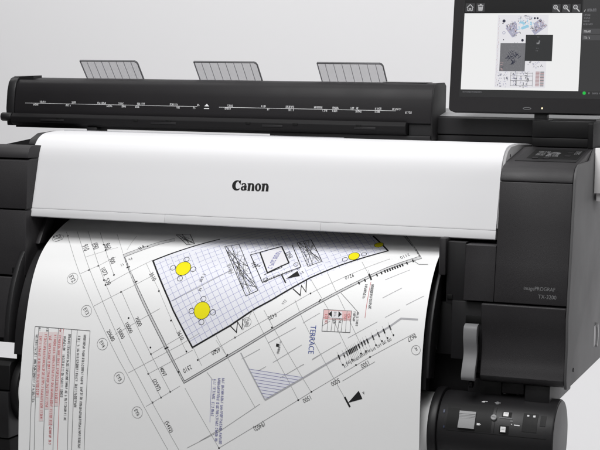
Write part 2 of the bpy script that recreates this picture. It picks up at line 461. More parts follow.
('l','ink',0.8,[(33.3,688.9),(34.3,643.8)]),
('l','grey',0.8,[(42.5,683.0),(45.0,638.3)]),
('l','grey',0.8,[(50.9,662.7),(52.5,642.4)]),
('l','ink',0.8,[(-11.0,709.7),(77.6,604.5)]),
('l','ink',0.8,[(42.5,639.3),(32.8,671.4)]),
('l','grey',0.8,[(38.1,689.7),(-6.2,702.7)]),
('l','grey',0.8,[(11.1,703.6),(20.1,690.2)]),
('l','ink',0.8,[(25.0,657.3),(8.1,708.1)]),
('l','grey',0.8,[(10.3,686.4),(-3.0,708.6)]),
('l','ink',0.8,[(6.0,684.8),(-8.1,716.2)]),
('l','grey',0.8,[(59.2,650.3),(16.8,669.3)]),
('l','ink',1.1,[(-4.4,724.4),(76.3,598.7)]),
('l','ink',1,[(-14.9,720.9),(87.8,611.7)]),
('l','ink',1.2,[(140.9,743.6),(189.7,669.1),(216.5,684.1),(167.5,758.6),(140.9,743.6)]),
('l','grey',0.8,[(194.5,689.1),(163.9,752.8)]),
('l','ink',0.8,[(148.0,741.0),(168.8,745.0)]),
('l','ink',0.8,[(150.8,736.4),(147.1,745.3)]),
('l','ink',0.8,[(210.9,692.2),(150.0,729.1)]),
('l','grey',0.8,[(148.2,732.0),(188.5,670.8)]),
('l','ink',0.8,[(193.0,672.3),(162.3,721.1)]),
('l','grey',0.8,[(156.5,727.4),(209.8,683.0)]),
('l','ink',0.8,[(154.4,730.7),(169.0,727.6)]),
('l','grey',0.8,[(163.8,756.0),(158.1,744.7)]),
('l','ink',0.8,[(184.9,731.0),(171.5,707.0)]),
('l','grey',0.8,[(164.9,754.2),(183.2,678.6)]),
('l','ink',0.8,[(161.4,711.3),(170.5,708.4)]),
('l','grey',0.8,[(151.8,734.8),(208.3,685.2)]),
('l','ink',0.8,[(195.3,715.1),(160.5,741.0)]),
('l','ink',0.8,[(187.4,672.4),(179.2,739.9)]),
('l','grey',0.8,[(172.9,721.4),(159.6,742.4)]),
('l','grey',0.8,[(196.2,705.6),(194.9,672.2)]),
('l','ink',0.8,[(198.9,709.7),(169.4,755.6)]),
('l','ink',0.8,[(178.6,693.6),(144.2,738.4)]),
('l','ink',0.8,[(166.0,732.3),(209.1,684.0)]),
('l','ink',0.8,[(176.0,744.9),(178.5,729.6)]),
('l','grey',0.8,[(163.9,735.5),(186.6,717.3)]),
('l','ink',0.8,[(182.8,734.3),(168.1,712.1)]),
('l','grey',0.8,[(173.0,701.9),(194.8,704.9)]),
('l','ink',1.1,[(152.9,750.3),(199.1,674.2)]),
('l','ink',1,[(143.6,745.0),(213.1,686.3)]),
('l','ink',1.2,[(-151.7,761.3),(-108.1,721.4),(-92.0,726.1),(-119.5,765.7),(-151.7,761.3)]),
('l','grey',0.8,[(-109.1,744.6),(-143.6,760.5)]),
('l','ink',0.8,[(-101.1,734.0),(-137.1,747.4)]),
('l','grey',0.8,[(-98.9,735.8),(-94.3,729.2)]),
('l','ink',0.8,[(-107.1,741.9),(-100.7,738.4)]),
('l','grey',0.8,[(-136.4,746.7),(-114.2,749.4)]),
('l','ink',0.8,[(-142.7,757.8),(-110.1,734.5)]),
('l','ink',0.8,[(-97.1,728.8),(-124.9,741.5)]),
('l','grey',0.8,[(-110.2,734.7),(-109.1,722.2)]),
('l','ink',0.8,[(-110.8,746.8),(-125.3,736.6)]),
('l','grey',0.8,[(-128.1,754.8),(-111.4,736.0)]),
('l','ink',1.1,[(-137.2,763.2),(-102.4,723.0)]),
('l','ink',1,[(-148.5,761.7),(-94.1,727.6)]),
('l','ink',1.6,[(51.1,695.5),(98.4,625.8),(174.6,667.0),(132.6,734.9)]),
('l','ink',2.6,[(69.9,704.5),(111.8,727.1),(145.0,676.4),(104.1,648.7),(69.9,704.5)]),
('l','ink',2,[(51.1,695.5),(69.9,704.5)]),
('p','paper2',[(73.0,702.3),(111.9,723.7),(142.5,677.4),(104.6,651.2)]),
('l','ink',1,[(97.5,643.5),(132.8,663.8),(128.7,670.3)]),
('g','ink',8.8,79.3,666.6,67.7,9.0),
('g','blue',53.9,109.7,686.2,82.6,10.3),
('c','ink',103.8,631.9,4.9,0.8),
('c','ink',161.7,673.1,4.9,0.8),
('g','ink',27.9,139.3,698.3,-49.4,9.7),
('g','ink',82.1,136.3,646.5,25.3,5.2),
('g','grey',64.0,79.3,720.5,29.8,4.7),
('g','ink',24.2,70.0,664.9,-57.9,8.5),
('l','grey',0.8,[(-100.7,575.4),(-44.0,609.2),(17.9,649.8)]),
('c','grey',18.6,647.4,3.7,0.7),
('g','grey',38.0,18.1,653.6,-57.2,8.2),
('p','pink',[(245.1,573.5),(305.1,573.3),(306.3,553.9),(246.1,554.0)]),
('p','paper2',[(258.5,571.1),(285.6,571.1),(286.6,556.0),(260.0,555.9)]),
('l','wall',0.9,[(245.1,573.5),(305.1,573.3),(306.9,529.7),(246.3,529.5),(245.1,573.5)]),
('l','wall',0.7,[(256.0,573.5),(257.3,529.6)]),
('l','wall',0.7,[(266.7,557.1),(265.8,529.6)]),
('l','wall',0.7,[(273.9,557.1),(273.1,529.6)]),
('l','wall',0.7,[(281.1,557.1),(280.3,529.7)]),
('l','wall',0.7,[(288.3,557.1),(287.6,529.7)]),
('l','wall',0.7,[(295.6,573.4),(297.2,529.7)]),
('l','wall',0.7,[(245.9,557.0),(306.0,556.3)]),
('p','ink',[(256.2,564.7),(262.8,571.7),(264.6,558.6)]),
('p','ink',[(277.3,571.6),(284.9,565.5),(278.2,558.8)]),
('g','ink',11.3,270.6,564.9,-85.3,5.3),
('g','red',20.5,252.7,554.3,-85.7,5.3),
('g','ink',11.2,270.5,550.6,-88.4,5.3),
('g','ink',11.2,283.4,551.2,-88.4,5.3),
('g','red',20.4,293.6,556.3,-85.7,5.3),
('g','red',9.6,300.8,562.8,-55.9,6.4),
('g','ink',22.5,312.3,562.4,-90.0,4.9),
('g','ink',27.4,319.4,557.1,-89.0,4.8),
('g','ink',54.8,341.5,604.0,-86.5,5.6),
('g','ink',32.0,326.6,615.3,-90.6,5.6),
('l','red',0.7,[(335.0,637.6),(335.4,560.5)]),
('p','ink',[(148.7,498.7),(155.8,498.1),(155.3,491.9),(148.5,492.5)]),
('g','ink',14.6,155.3,484.8,-98.6,4.5),
('g','grey',27.8,155.3,490.9,-103.8,3.3),
('g','blue',135.6,33.5,350.7,-91.1,6.3),
('g','blue',131.6,24.3,352.0,-91.2,6.3),
('g','blue',80.1,14.3,377.0,-92.5,6.3),
('l','blue',0.7,[(8.5,416.4),(7.9,325.9)]),
('l','grey',0.7,[(-3.3,430.2),(11.3,414.5)]),
('c','grey',448.3,503.1,9.1,0.7),
('t','ink','R',448.2,505.0,-148.0,7.3),
('p','pink0',[(-414.8,491.1),(-403.9,491.7),(-402.3,443.7),(-413.1,443.0)]),
('p','pink0',[(-413.1,443.0),(-402.3,443.7),(-401.5,395.7),(-412.3,394.9)]),
('p','pink0',[(-412.3,394.9),(-401.5,395.7),(-401.3,347.6),(-412.1,346.8)]),
('p','pink0',[(-402.7,491.8),(-391.9,492.4),(-390.0,426.7),(-400.7,426.0)]),
('p','pink0',[(-400.7,426.0),(-390.0,426.7),(-389.3,361.1),(-400.0,360.3)]),
('p','pink0',[(-400.0,360.3),(-389.3,361.1),(-390.4,294.9),(-401.2,294.0)]),
('p','pink0',[(-390.1,492.5),(-379.4,493.1),(-377.6,436.4),(-388.4,435.7)]),
('p','pink0',[(-388.4,435.7),(-377.6,436.4),(-376.9,379.7),(-387.6,378.9)]),
('p','pink0',[(-387.6,378.9),(-376.9,379.7),(-377.3,322.8),(-388.0,321.9)]),
('p','pink0',[(-378.6,493.2),(-367.9,493.8),(-366.0,425.4),(-376.7,424.7)]),
('p','pink0',[(-376.7,424.7),(-366.0,425.4),(-365.5,357.0),(-376.1,356.2)]),
('p','pink0',[(-376.1,356.2),(-365.5,357.0),(-366.8,288.0),(-377.5,287.0)]),
('p','pink0',[(-366.9,493.8),(-356.2,494.4),(-354.5,440.1),(-365.2,439.4)]),
('p','pink0',[(-365.2,439.4),(-354.5,440.1),(-353.9,385.8),(-364.5,385.0)]),
('p','pink0',[(-364.5,385.0),(-353.9,385.8),(-354.1,331.3),(-364.8,330.4)]),
('l','wall',1,[(-425.6,503.3),(-287.5,500.9)]),
('l','wall',0.9,[(-425.6,503.3),(-422.1,417.2),(-421.0,339.4),(-423.4,222.2)]),
('l','wall',0.9,[(-416.1,502.9),(-412.2,417.9),(-410.6,340.2),(-412.0,223.2)]),
('l','wall',0.9,[(-390.8,502.7),(-387.8,419.5),(-386.9,342.0),(-389.3,225.4)]),
('l','wall',0.9,[(-366.3,502.3),(-363.5,421.1),(-362.7,343.9),(-365.1,227.6)]),
('l','red',0.9,[(-353.8,502.1),(-351.5,421.9),(-351.1,344.8),(-354.0,228.7)]),
('l','wall',0.9,[(-333.0,501.7),(-329.7,423.4),(-328.2,346.6),(-329.2,231.0)]),
('l','wall',0.9,[(-319.2,501.3),(-317.0,424.2),(-316.5,347.5),(-318.9,232.0)]),
('l','wall',0.9,[(-287.5,500.9),(-285.7,426.3),(-285.5,349.9),(-288.3,234.9)]),
('g','ink',74.4,-417.7,445.8,-88.8,6.0),
('g','ink',72.0,-416.5,371.4,-89.7,6.0),
('g','red',66.5,-407.8,450.4,-88.7,6.0),
('g','red',64.1,-406.7,383.7,-89.4,6.0),
('g','red',93.0,-395.4,437.8,-89.0,6.0),
('g','red',91.1,-394.6,344.7,-90.7,6.0),
('g','red',79.6,-383.1,445.3,-88.9,6.0),
('g','red',77.3,-382.0,365.6,-90.0,6.0),
('g','red',120.2,-371.1,425.6,-89.2,5.9),
('g','red',119.4,-371.4,304.8,-91.5,6.0),
('g','red',76.0,-359.9,448.4,-88.9,5.9),
('g','red',73.7,-359.0,372.3,-89.8,5.9),
('g','ink',68.2,-347.6,453.0,-88.9,5.9),
('g','ink',65.8,-346.7,384.7,-89.6,5.9),
('g','ink',94.4,-336.2,440.5,-89.2,5.9),
('g','ink',92.5,-335.6,345.9,-90.7,6.0),
('g','ink',81.0,-312.4,448.6,-89.1,5.9),
('g','ink',78.7,-311.7,367.5,-90.1,5.9),
('g','ink',122.3,-298.5,428.7,-89.4,5.9),
('g','ink',121.6,-299.1,305.8,-91.5,6.0),
('g','ink',7.8,-413.3,497.3,-89.7,4.4),
('g','ink',8.9,-394.1,496.7,-87.3,4.4),
('g','red',6.9,-361.1,497.5,-103.6,4.4),
('grid','blue',(-40.4,479.3),(-169.7,668.1),(349.4,724.7))
]
# ================================================================= the printed sheet
rnd=random.Random(7)
GM={k:i+1 for i,k in enumerate(INKS)}
def sheetn(u,v,off):
    a=Vector(sheet(u,v)); h=.004
    du=Vector(sheet(u+h,v))-Vector(sheet(u-h,v)); dv=Vector(sheet(u,v+h))-Vector(sheet(u,v-h))
    n=du.cross(dv).normalized()
    return tuple(a+n*off)
sb=MB(); NU,NV=24,len(SL)-1
sb.add([sheet(XL+(XR-XL)*i/NU,LV*j/NV) for j in range(NV+1) for i in range(NU+1)],
       [(j*(NU+1)+i,j*(NU+1)+i+1,(j+1)*(NU+1)+i+1,(j+1)*(NU+1)+i) for j in range(NV) for i in range(NU)],0)
def backv(i,j):
    a=sheetn(XL+(XR-XL)*i/NU,min(max(LV*j/NV,.0045),LV-.0045),-.00035); return a
o0=len(sb.v)
sb.add([backv(i,j) for j in range(NV+1) for i in range(NU+1)],[(j*(NU+1)+i,(j+1)*(NU+1)+i,(j+1)*(NU+1)+i+1,j*(NU+1)+i+1) for j in range(NV) for i in range(NU)],0)
for j in range(NV):
    for i,fl in ((0,0),(NU,1)):
        a,b=j*(NU+1)+i,(j+1)*(NU+1)+i; f=(a,b,o0+b,o0+a); sb.f.append(f if not fl else f[::-1]); sb.m.append(0)
lay=[.00026]
def nxt(): lay[0]+=1.2e-6; return lay[0]
def clampv(v): return min(max(v,.003),LV-.004)
def strip(pts,w,m,off):
    P=[pts[0]]
    for a,b in zip(pts,pts[1:]):
        n=max(1,int(math.dist(a,b)/.011))
        P += [(a[0]+(b[0]-a[0])*k/n,a[1]+(b[1]-a[1])*k/n) for k in range(1,n+1)]
    vs=[]
    for i,p in enumerate(P):
        q=P[max(i-1,0)]; r=P[min(i+1,len(P)-1)]
        def nrm(a,b):
            L=math.dist(a,b) or 1e-9; return (-(b[1]-a[1])/L,(b[0]-a[0])/L)
        n1=nrm(q,p) if q!=p else nrm(p,r); n2=nrm(p,r) if r!=p else n1
        mx,my=n1[0]+n2[0],n1[1]+n2[1]; L=math.hypot(mx,my)
        if L<.3: mx,my,L=n1[0],n1[1],1
        mx/=L; my/=L; k=min(1/max(.35,mx*n1[0]+my*n1[1]),2.2)*w/2
        for sg in (1,-1): vs.append(sheetn(p[0]+sg*mx*k,clampv(p[1]+sg*my*k),off))
    sb.add(vs,[(2*i,2*i+1,2*i+3,2*i+2) for i in range(len(P)-1)],GM[m])
def inset(pts): return [(u,clampv(v)) for u,v in pts]
mm=.001
for e in DRAWING:
    k,m=e[0],e[1]
    if k=='l': strip(inset([(a*mm,b*mm) for a,b in e[3]]),e[2]*mm*LW,m,nxt())
    elif k=='p':
        pts=[(a*mm,b*mm) for a,b in e[2]]; off=nxt()-(.00012 if m!='tint' else .00008)
        if len(pts)==4:
            N=40 if m=='tint' else 10; vs=[]
            for j in range(N+1):
                for i in range(N+1):
                    s,t=i/N,j/N; A,B,C,E=pts
                    vs.append(sheetn(*[ (A[q]*(1-s)+B[q]*s)*(1-t)+(E[q]*(1-s)+C[q]*s)*t for q in (0,1)],off))
            sb.add(vs,[(j*(N+1)+i,j*(N+1)+i+1,(j+1)*(N+1)+i+1,(j+1)*(N+1)+i) for j in range(N) for i in range(N)],GM[m])
        else: sb.add([sheetn(a,b,off+.0002) for a,b in pts],[tuple(range(len(pts)))],GM[m])
    elif k=='c':
        u,v,r,w=[x*mm for x in e[2:6]]
        if w: strip(inset([(u+r*math.cos(2*math.pi*i/28),v+r*math.sin(2*math.pi*i/28)) for i in range(29)]),w*LW,m,nxt())
        else:
            off=nxt(); n=28; vs=[sheetn(u,clampv(v),off)]; fs=[]
            for ring in (.5,1):
                vs+=[sheetn(u+ring*r*math.cos(2*math.pi*i/n),clampv(v+ring*r*math.sin(2*math.pi*i/n)),off) for i in range(n)]
            for i in range(n):
                j=(i+1)%n; fs+=[(0,1+i,1+j),(1+i,1+n+i,1+n+j,1+j)]
            sb.add(vs,fs,GM[m])
    elif k=='t':
        vs,fs=text2d(e[2]); u,v,h=e[3]*mm,e[4]*mm,e[6]*mm; ca,sa=math.cos(R(e[5])),math.sin(R(e[5])); off=nxt()
        wx=.80
        sb.add([sheetn(u+(x*wx*ca-y*sa)*h,clampv(v+(x*wx*sa+y*ca)*h),off) for x,y in vs],fs,GM['text' if m=='ink' else m])
    elif k=='g':
        L,u,v,h=e[2]*mm,e[3]*mm,e[4]*mm,e[6]*mm; ca,sa=math.cos(R(e[5])),math.sin(R(e[5])); off=nxt()
        q,x=greek2d(max(1,int(L/(h*.585))),rnd); x=x or 1
        for a,b,c,d in q:
            vs=[]
            for px,py in ((a,b),(c,b),(c,d),(a,d)):
                X=(px-x/2)*h; Y=(py-.5)*h; vs.append(sheetn(u+X*ca-Y*sa,clampv(v+X*sa+Y*ca),off))
            sb.add(vs,[(0,1,2,3)],GM['soft' if m=='ink' else m])
    elif k=='grid':
        B,A,C=[(p[0]*mm,p[1]*mm) for p in e[2:5]]
        n1,n2=16,35
        for i in range(1,26):           # lines along BC, the far ones run in under the cover
            t=i/n1; o=(B[0]+(A[0]-B[0])*t,B[1]+(A[1]-B[1])*t)
            pts=[(o[0]+(C[0]-B[0])*s/30,o[1]+(C[1]-B[1])*s/30) for s in range(0,31)]
            pts=[p for p in pts if p[1]<LV-.01 and (t<=1 or (p[0]-A[0])*.42+A[1]>p[1]-.0) and p[0]<XR-.03]
            if len(pts)>1: strip(pts,.00075*LW,'grid',.00024)
        for i in range(1,n2):
            t=i/n2; o=(B[0]+(C[0]-B[0])*t,B[1]+(C[1]-B[1])*t)
            ext=1+.55*max(0,min(1,t*1.6))
            pts=[(o[0]+(A[0]-B[0])*s/30*ext,o[1]+(A[1]-B[1])*s/30*ext) for s in range(0,31)]
            pts=[p for p in pts if p[1]<LV-.01 and (p[0]-A[0])*.42+A[1]>p[1]-.0]
            if len(pts)>1: strip(pts,.00075*LW,'grid',.00025)
sb.fix=False
plan=obj('printed_plan',sb,[PAPER]+[IM[k] for k in INKS],None,smooth=60)
tag(plan,'wide white paper sheet printed with an architectural floor plan, curving out of the printer','printed plan')

# ================================================================= the printer
pr=thing('large_format_printer','wide charcoal large format printer with a white curved front cover','printer',(.04,.35,0))
def cat(P,n=6):
    out=[]
    for i in range(len(P)-1):
        p0=P[max(i-1,0)];p1=P[i];p2=P[i+1];p3=P[min(i+2,len(P)-1)]
        for k in range(n):
            t=k/n; out.append(tuple(.5*((2*b)+(c-a)*t+(2*a-5*b+4*c-d)*t*t+(-a+3*b-3*c+d)*t**3) for a,b,c,d in zip(p0,p1,p2,p3)))
    return out+[P[-1]]
CO=cat([(.1035,1.0465),(.1138,1.085),(.1245,1.125),(.1365,1.168),(.148,1.189),(.166,1.204),(.195,1.2125),(.26,1.2155),(.34,1.213),(.42,1.209)],7)
CI=cat([(.42,1.202),(.34,1.206),(.26,1.208),(.20,1.205),(.172,1.196),(.157,1.18),(.147,1.16),(.1345,1.12),(.1238,1.085),(.113,1.0465)],5)
cover=obj('top_cover',MB().ext(CO+CI,-.4955,.581,bev=.0009,seg=2,ang=50),WHITE,pr)
def coverY(z):
    for a,b in zip(CO,CO[1:]):
        if a[1]<=z<=b[1]: return a[0]+(b[0]-a[0])*(z-a[1])/(b[1]-a[1])
    return .1
# the separate bottom rail of the cover, in three lengths
rail=[(.1015,1.0275),(.0995,1.0295),(.1033,1.0461),(.1125,1.0461),(.1125,1.0275)]
for a,b in ((-.4955,-.1492),(-.1488,.2098),(.2102,.581)):
    obj('cover_rail',MB().ext(rail,a,b,bev=.0004,seg=1),WHITE,cover)
obj('cover_lining',MB().ext([(.1128,1.029),(.1128,1.05),(.116,1.05),(.116,1.029)],-.494,.579),SEAM,cover)

obj('rear_seam',MB().ext([(.268,1.2145),(.268,1.2172),(.272,1.2172),(.272,1.2145)],-.49,.20),SEAM,cover)
# the maker's lettering on the cover: each glyph made of ribbons between two outlines
def ribbon(mb,out,inn,place,i):
    vs=[place(*p,i) for p in out]+[place(*p,i) for p in inn]; n=len(out)
    mb.add(vs,[(k,k+1,n+k+1,n+k) for k in range(n-1)])
def arc(cx,cy,rx,ry,a0,a1,n=22,sk=0):
    return [(cx+rx*math.cos(R(a0+(a1-a0)*k/n))+sk*math.sin(R(a0+(a1-a0)*k/n)),cy+ry*math.sin(R(a0+(a1-a0)*k/n))) for k in range(n+1)]
def logo_place(x,y,i):
    # 10 units a pixel in the layout below, baseline y=0
    X=.0005+x*.000236; Z=1.1040+y*.000262+x*.0000045
    return (X,coverY(Z)-.0005-.00003*i,Z)
lg=MB()
ribbon(lg,arc(48,40,47,41,52,312),arc(58,42,23,31,62,316),logo_place,0)                     # C
ribbon(lg,[(64,76),(74,80),(83,81)],[(66,60),(76,57),(83,50)],logo_place,1)
ribbon(lg,[(60,76),(78,63),(85,48)],[(60,70),(72,59),(81,48)],logo_place,2)
ribbon(lg,arc(112,17,24,18,60,330),arc(116,17,9,9,60,330),logo_place,3)                   # a
ribbon(lg,[(121,44),(121,8),(126,0)],[(144,40),(144,10),(152,6)],logo_place,4)
ribbon(lg,arc(115,42,25,19,8,150,12),arc(114,42,10,11,8,165,12),logo_place,5)
ribbon(lg,[(92,46),(94,56)],[(106,42),(106,52)],logo_place,6)
for x0,k in ((158,7),(296,13)):                                                             # n
    ribbon(lg,[(x0-1,58),(x0-1,0)],[(x0+23,60),(x0+23,0)],logo_place,k)
    ribbon(lg,[(x0-8,58),(x0,58)],[(x0-8,52),(x0,50)],logo_place,k+1)
    ribbon(lg,arc(x0+35,36,25,24,0,150,14),arc(x0+30,38,8,12,0,160,14),logo_place,k+2)
    ribbon(lg,[(x0+38,40),(x0+38,0)],[(x0+62,38),(x0+62,0)],logo_place,k+3)
    ribbon(lg,[(x0-4,3),(x0+24,3)],[(x0-4,-1),(x0+24,-1)],logo_place,k+4)
    ribbon(lg,[(x0+36,3),(x0+64,3)],[(x0+36,-1),(x0+64,-1)],logo_place,k+5)
ribbon(lg,arc(256,29,30,31,0,360,30),arc(256,29,9,23,0,360,30,sk=-3),logo_place,22)          # o
lg.fix=False
obj('brand_lettering',lg,LOGO,cover,smooth=0)

# grey end cap of the cover with its two small holes
EC=[(.107,1.05),(.124,1.125),(.139,1.168),(.151,1.188),(.168,1.2025),(.196,1.2108),(.26,1.2135),(.40,1.209),(.40,1.19),(.33,1.15),(.2,1.05)]
cap=obj('cover_end_cap',MB().ext(EC,.5812,.5872,bev=.0012,ang=50),GREY,pr)
hb=MB()
for y,z,r in ((.187,1.193,.0035),(.182,1.181,.0035),):
    hb.cyl(.5868,.5876,y,z,r,n=16)
obj('screw_hole',hb,BLACK,cap)
obj('indicator_lens',MB().cyl(.5866,.5882,.176,1.166,.003,n=16,bev=.0006),MARK,cap)

# right hand cabinet
def arcp(cy,cz,r,a0,a1,n=7): return [(cy+r*math.cos(R(a0+(a1-a0)*k/n)),cz+r*math.sin(R(a0+(a1-a0)*k/n))) for k in range(n+1)]
front=[(.061,.909),(.070,.985),(.080,1.06),(.0885,1.146)]
lip=[(.0895,1.1466),(.0905,1.152),(.094,1.161),(.101,1.170),(.112,1.1765),(.128,1.1805)]
top=[(.145,1.183),(.300,1.2065),(.70,1.2065),(.70,.909)]
cb=MB().ext(front+[(.0905,1.1462),(.70,1.1462),(.70,.909)],.590,.7345,bev=.002,seg=2,ang=55)
cb.ext([(.061,.909),(.070,.985),(.0735,1.018),(.0755,1.0195),(.70,1.0195),(.70,.909)],.5285,.5898,bev=.0012,seg=2,ang=55)
cab=obj('side_cabinet',cb,DARK,pr)
obj('cabinet_lip',MB().ext(lip+top[:3]+[(.70,1.1470),],.5895,.7345,bev=.0022,seg=3,ang=50),DARK,cab)
obj('lower_door',MB().ext(cat([(.0545,.9055),(.0575,.875),(.0655,.838),(.0655,.80),(.0605,.775),(.0575,.762)],5)+[(.062,.753),(.072,.7475),(.66,.7475),(.66,.9055)],.5665,.7345,bev=.0025,seg=3,ang=45),DARK,cab)
obj('side_plate',MB().ext([(.0610,.7455),(.0535,.765),(.0605,.83),(.0545,.885),(.059,.911),(.0885,1.152),(.094,1.165),(.107,1.176),(.128,1.1825),(.243,1.1845),(.302,1.2085),(.70,1.2085),(.70,.7455)],.7347,.7405,bev=.0016,seg=2,ang=30),SIDE,pr)
def frontY(z):
    for a,b in zip(front,front[1:]):
        if a[1]<=z<=b[1]: return a[0]+(b[0]-a[0])*(z-a[1])/(b[1]-a[1])
    return .061
ml=MB()
for s,xc,zc,h,wk in (('imagePROGRAF',.6800,.9405,.0076,.88),('TX-3200',.6960,.9255,.0080,.90)):
    vs,fs=text2d(s)
    ml.add([(xc+x*h*wk,frontY(zc+y*h)-.0004,zc+y*h+x*h*.0) for x,y in vs],fs)
ml.fix=False
obj('model_lettering',ml,MARKG,cab,smooth=0)
# control panel let into the sloping top
def pan(x,s,off): return (x,.145+s*(.300-.145)-off*.15,1.183+s*(1.2065-1.183)+off)
def panbox(mb,x0,x1,s0,s1,o0,o1,m=0):
    P=[pan(x,s,o) for o in (o0,o1) for x,s in ((x0,s0),(x1,s0),(x1,s1),(x0,s1))]
    return mb.add(P,[(0,1,2,3),(4,5,6,7),(0,1,5,4),(1,2,6,5),(2,3,7,6),(3,0,4,7)],m)
cp=obj('control_panel',panbox(MB(),.604,.727,.06,.93,-.001,.0012),DARK2,cab)
obj('display',panbox(MB(),.622,.724,.22,.82,.0008,.0016),BLACK,cp)
r2=random.Random(5); tb=MB()
def panrun(x0,x1,s,h,dx):
    tb=MB(); tb.fix=False
    q,x=greek2d(int((x1-x0)/(dx*.58)),r2)
    for a,b,c,d in q:
        tb.add([pan(x0+p*dx,s+w*h,.0019) for p,w in ((a,b),(c,b),(c,d),(a,d))],[(0,1,2,3)])
    obj('panel_marking',tb,MARKP,cp,smooth=0)
panrun(.634,.658,.60,.10,.003); panrun(.664,.678,.60,.07,.003); panrun(.634,.652,.40,.16,.0035); panrun(.656,.684,.36,.26,.0045); panrun(.709,.720,.55,.20,.003)
for x,s in ((.640,.24),(.662,.24),(.700,.40),(.700,.62)):
    obj('button',panbox(MB(),x-.006,x+.006,s-.04,s+.04,.0012,.0026),DARK2,cp)

# frame inside the right side of the paper path, added dark filler, lever, slot
ib=MB()
ib.box(.487,.5262,.083,.30,.897,1.0225,bev=.0015)
ib.box(.40,.615,.187,.33,.60,.744); ib.box(.615,.69,.187,.33,.69,.7435)  # dark filler blocks added to close gaps onto the bright backdrop
ib.box(.43,.62,.16,.33,.69,.80)
ib.box(.5015,.5645,.077,.33,.787,.9045,bev=.0015)
ib.box(.436,.5005,.118,.33,.787,.895,bev=.0015)
obj('frame_and_filler',ib,DARK2,pr)
obj('frame_rib',MB().box(.474,.4885,.070,.20,.955,1.03,bev=.003),DARK,pr)
obj('frame_slot',MB().box(.490,.5008,.0805,.084,.906,.916,bev=.0006),BLACK,pr)
obj('lever_slot',MB().box(.531,.5635,.0745,.0785,.862,.8765,bev=.0006),BLACK,pr)
LV1=cat([(.058,.8625),(.048,.856),(.046,.835),(.052,.81),(.050,.795),(.040,.775),(.036,.760),(.040,.752)],6)
LV2=cat([(.050,.752),(.050,.765),(.060,.79),(.064,.81),(.060,.835),(.066,.8625)],6)
obj('release_lever',MB().ext(LV1+LV2,.5340,.5615,bev=.0022,seg=3,ang=50),LEVER,pr)
obj('lever_pivot',MB().cyl(.544,.552,.066,.742,.009,n=24,bev=.001),DARK2,pr)
# left hand cabinet, stacked panels with gaps
lb=MB()
lb.ext([(.080,1.0455),(.0865,1.153),(.10,1.157),(.50,1.157),(.50,1.0455)],-.735,-.4785,bev=.0015,ang=55)
lb.ext([(.074,.897),(.0795,1.042),(.50,1.042),(.50,.897)],-.735,-.4785,bev=.0015,ang=55)
lb.ext([(.078,.7425),(.068,.755),(.073,.892),(.50,.892),(.50,.7425)],-.735,-.494,bev=.0025,seg=3,ang=45)
lcab=obj('side_cabinet',lb,DARK,pr)
obj('cabinet_lip',MB().ext([(.087,1.1585),(.0885,1.171),(.094,1.180),(.104,1.1855),(.120,1.187),(.50,1.164),(.50,1.1585)],-.735,-.4785,bev=.0015,seg=2,ang=50),DARK,lcab)
obj('cabinet_core',MB().box(-.733,-.500,.10,.49,.76,1.15),BLACK,lcab)
obj('latch',MB().box(-.507,-.4985,.0655,.072,.902,.915,bev=.001),BLACK,lcab)
obj('hinge_bracket',MB().ext([(.150,1.188),(.16,1.2),(.19,1.211),(.26,1.2145),(.40,1.208),(.40,1.16),(.15,1.16)],-.515,-.4962,bev=.001),DARK2,pr)
w=MB(); P=[(-.516,.175,1.2),(-.516,.30,1.2135),(-.600,.175,1.182),(-.600,.30,1.184),(-.516,.175,1.17),(-.516,.30,1.17),(-.600,.175,1.17),(-.600,.30,1.17)]
w.add(P,[(0,1,3,2),(4,5,7,6),(0,2,6,4),(1,3,7,5),(0,1,5,4),(2,3,7,6)])
obj('hinge_wedge',w,DARK2,pr)
# guides at both ends of the paper outlet, and the chute below the sheet
def chute(o): return [(prof(SR,q/40)[0]+o*(1 if q<28 else .6),prof(SR,q/40)[1]-o*(0.2 if q<24 else .8)) for q in range(20,37)]
G1=chute(.006); G2=chute(.03)[::-1]
obj('paper_guide',MB().ext([(y-.002,z+.001) for y,z in chute(.004)]+chute(.06)[::-1],-.492,-.480,bev=.0015),DARK2,pr)
obj('paper_guide',MB().ext([(y+.012,z-.004) for y,z in chute(.004)]+chute(.06)[::-1],.466,.4725,bev=.0015),DARK2,pr)
obj('guide_flange',MB().ext([(.118,.965),(.165,1.035),(.20,1.035),(.16,.965)],-.4795,-.468,bev=.002),DARK,pr)
obj('paper_chute',MB().ext([(y+.02,z-.03) for y,z in chute(.004)]+[(y+.02,z-.03) for y,z in chute(.03)[::-1]],-.479,.465),DARK2,pr)
ob=MB(); ob.box(-.4935,.5275,.345,.36,.70,1.199); ob.box(-.4935,.5275,.30,.344,.70,.79)
obj('outlet_back',ob,BLACK,pr)
obj('main_housing',MB().box(-.4945,.5885,.43,.70,.76,1.196,bev=.01,seg=3),DARK2,pr)
# beam across the back carrying the scanner and the screen, sloping top coloured paler for overhead light
bmw=obj('support_beam',MB().ext([(.402,1.208),(.402,1.2245),(.406,1.2255),(.398,1.2275),(.400,1.262),(.404,1.2655),(.56,1.2665),(.56,1.208)],.085,.7225,bev=.0012,ang=50),DARK2,pr)
obj('beam_top',MB().ext([(.412,1.2662),(.512,1.2822),(.56,1.2822),(.56,1.2666)],.085,.7215,bev=.001),BEAMT,bmw)
obj('beam_end',MB().ext([(.30,1.2070),(.30,1.258),(.306,1.262),(.56,1.262),(.56,1.2070)],.7235,.7345,bev=.001),DARK3,bmw)
# stepped bracket under the screen
sbk=MB(); sbk.box(.6015,.7225,.325,.398,1.2275,1.2615,bev=.0015); sbk.box(.6035,.721,.318,.40,1.2085,1.2268,bev=.0015)
obj('bracket',sbk,DARK3,pr)
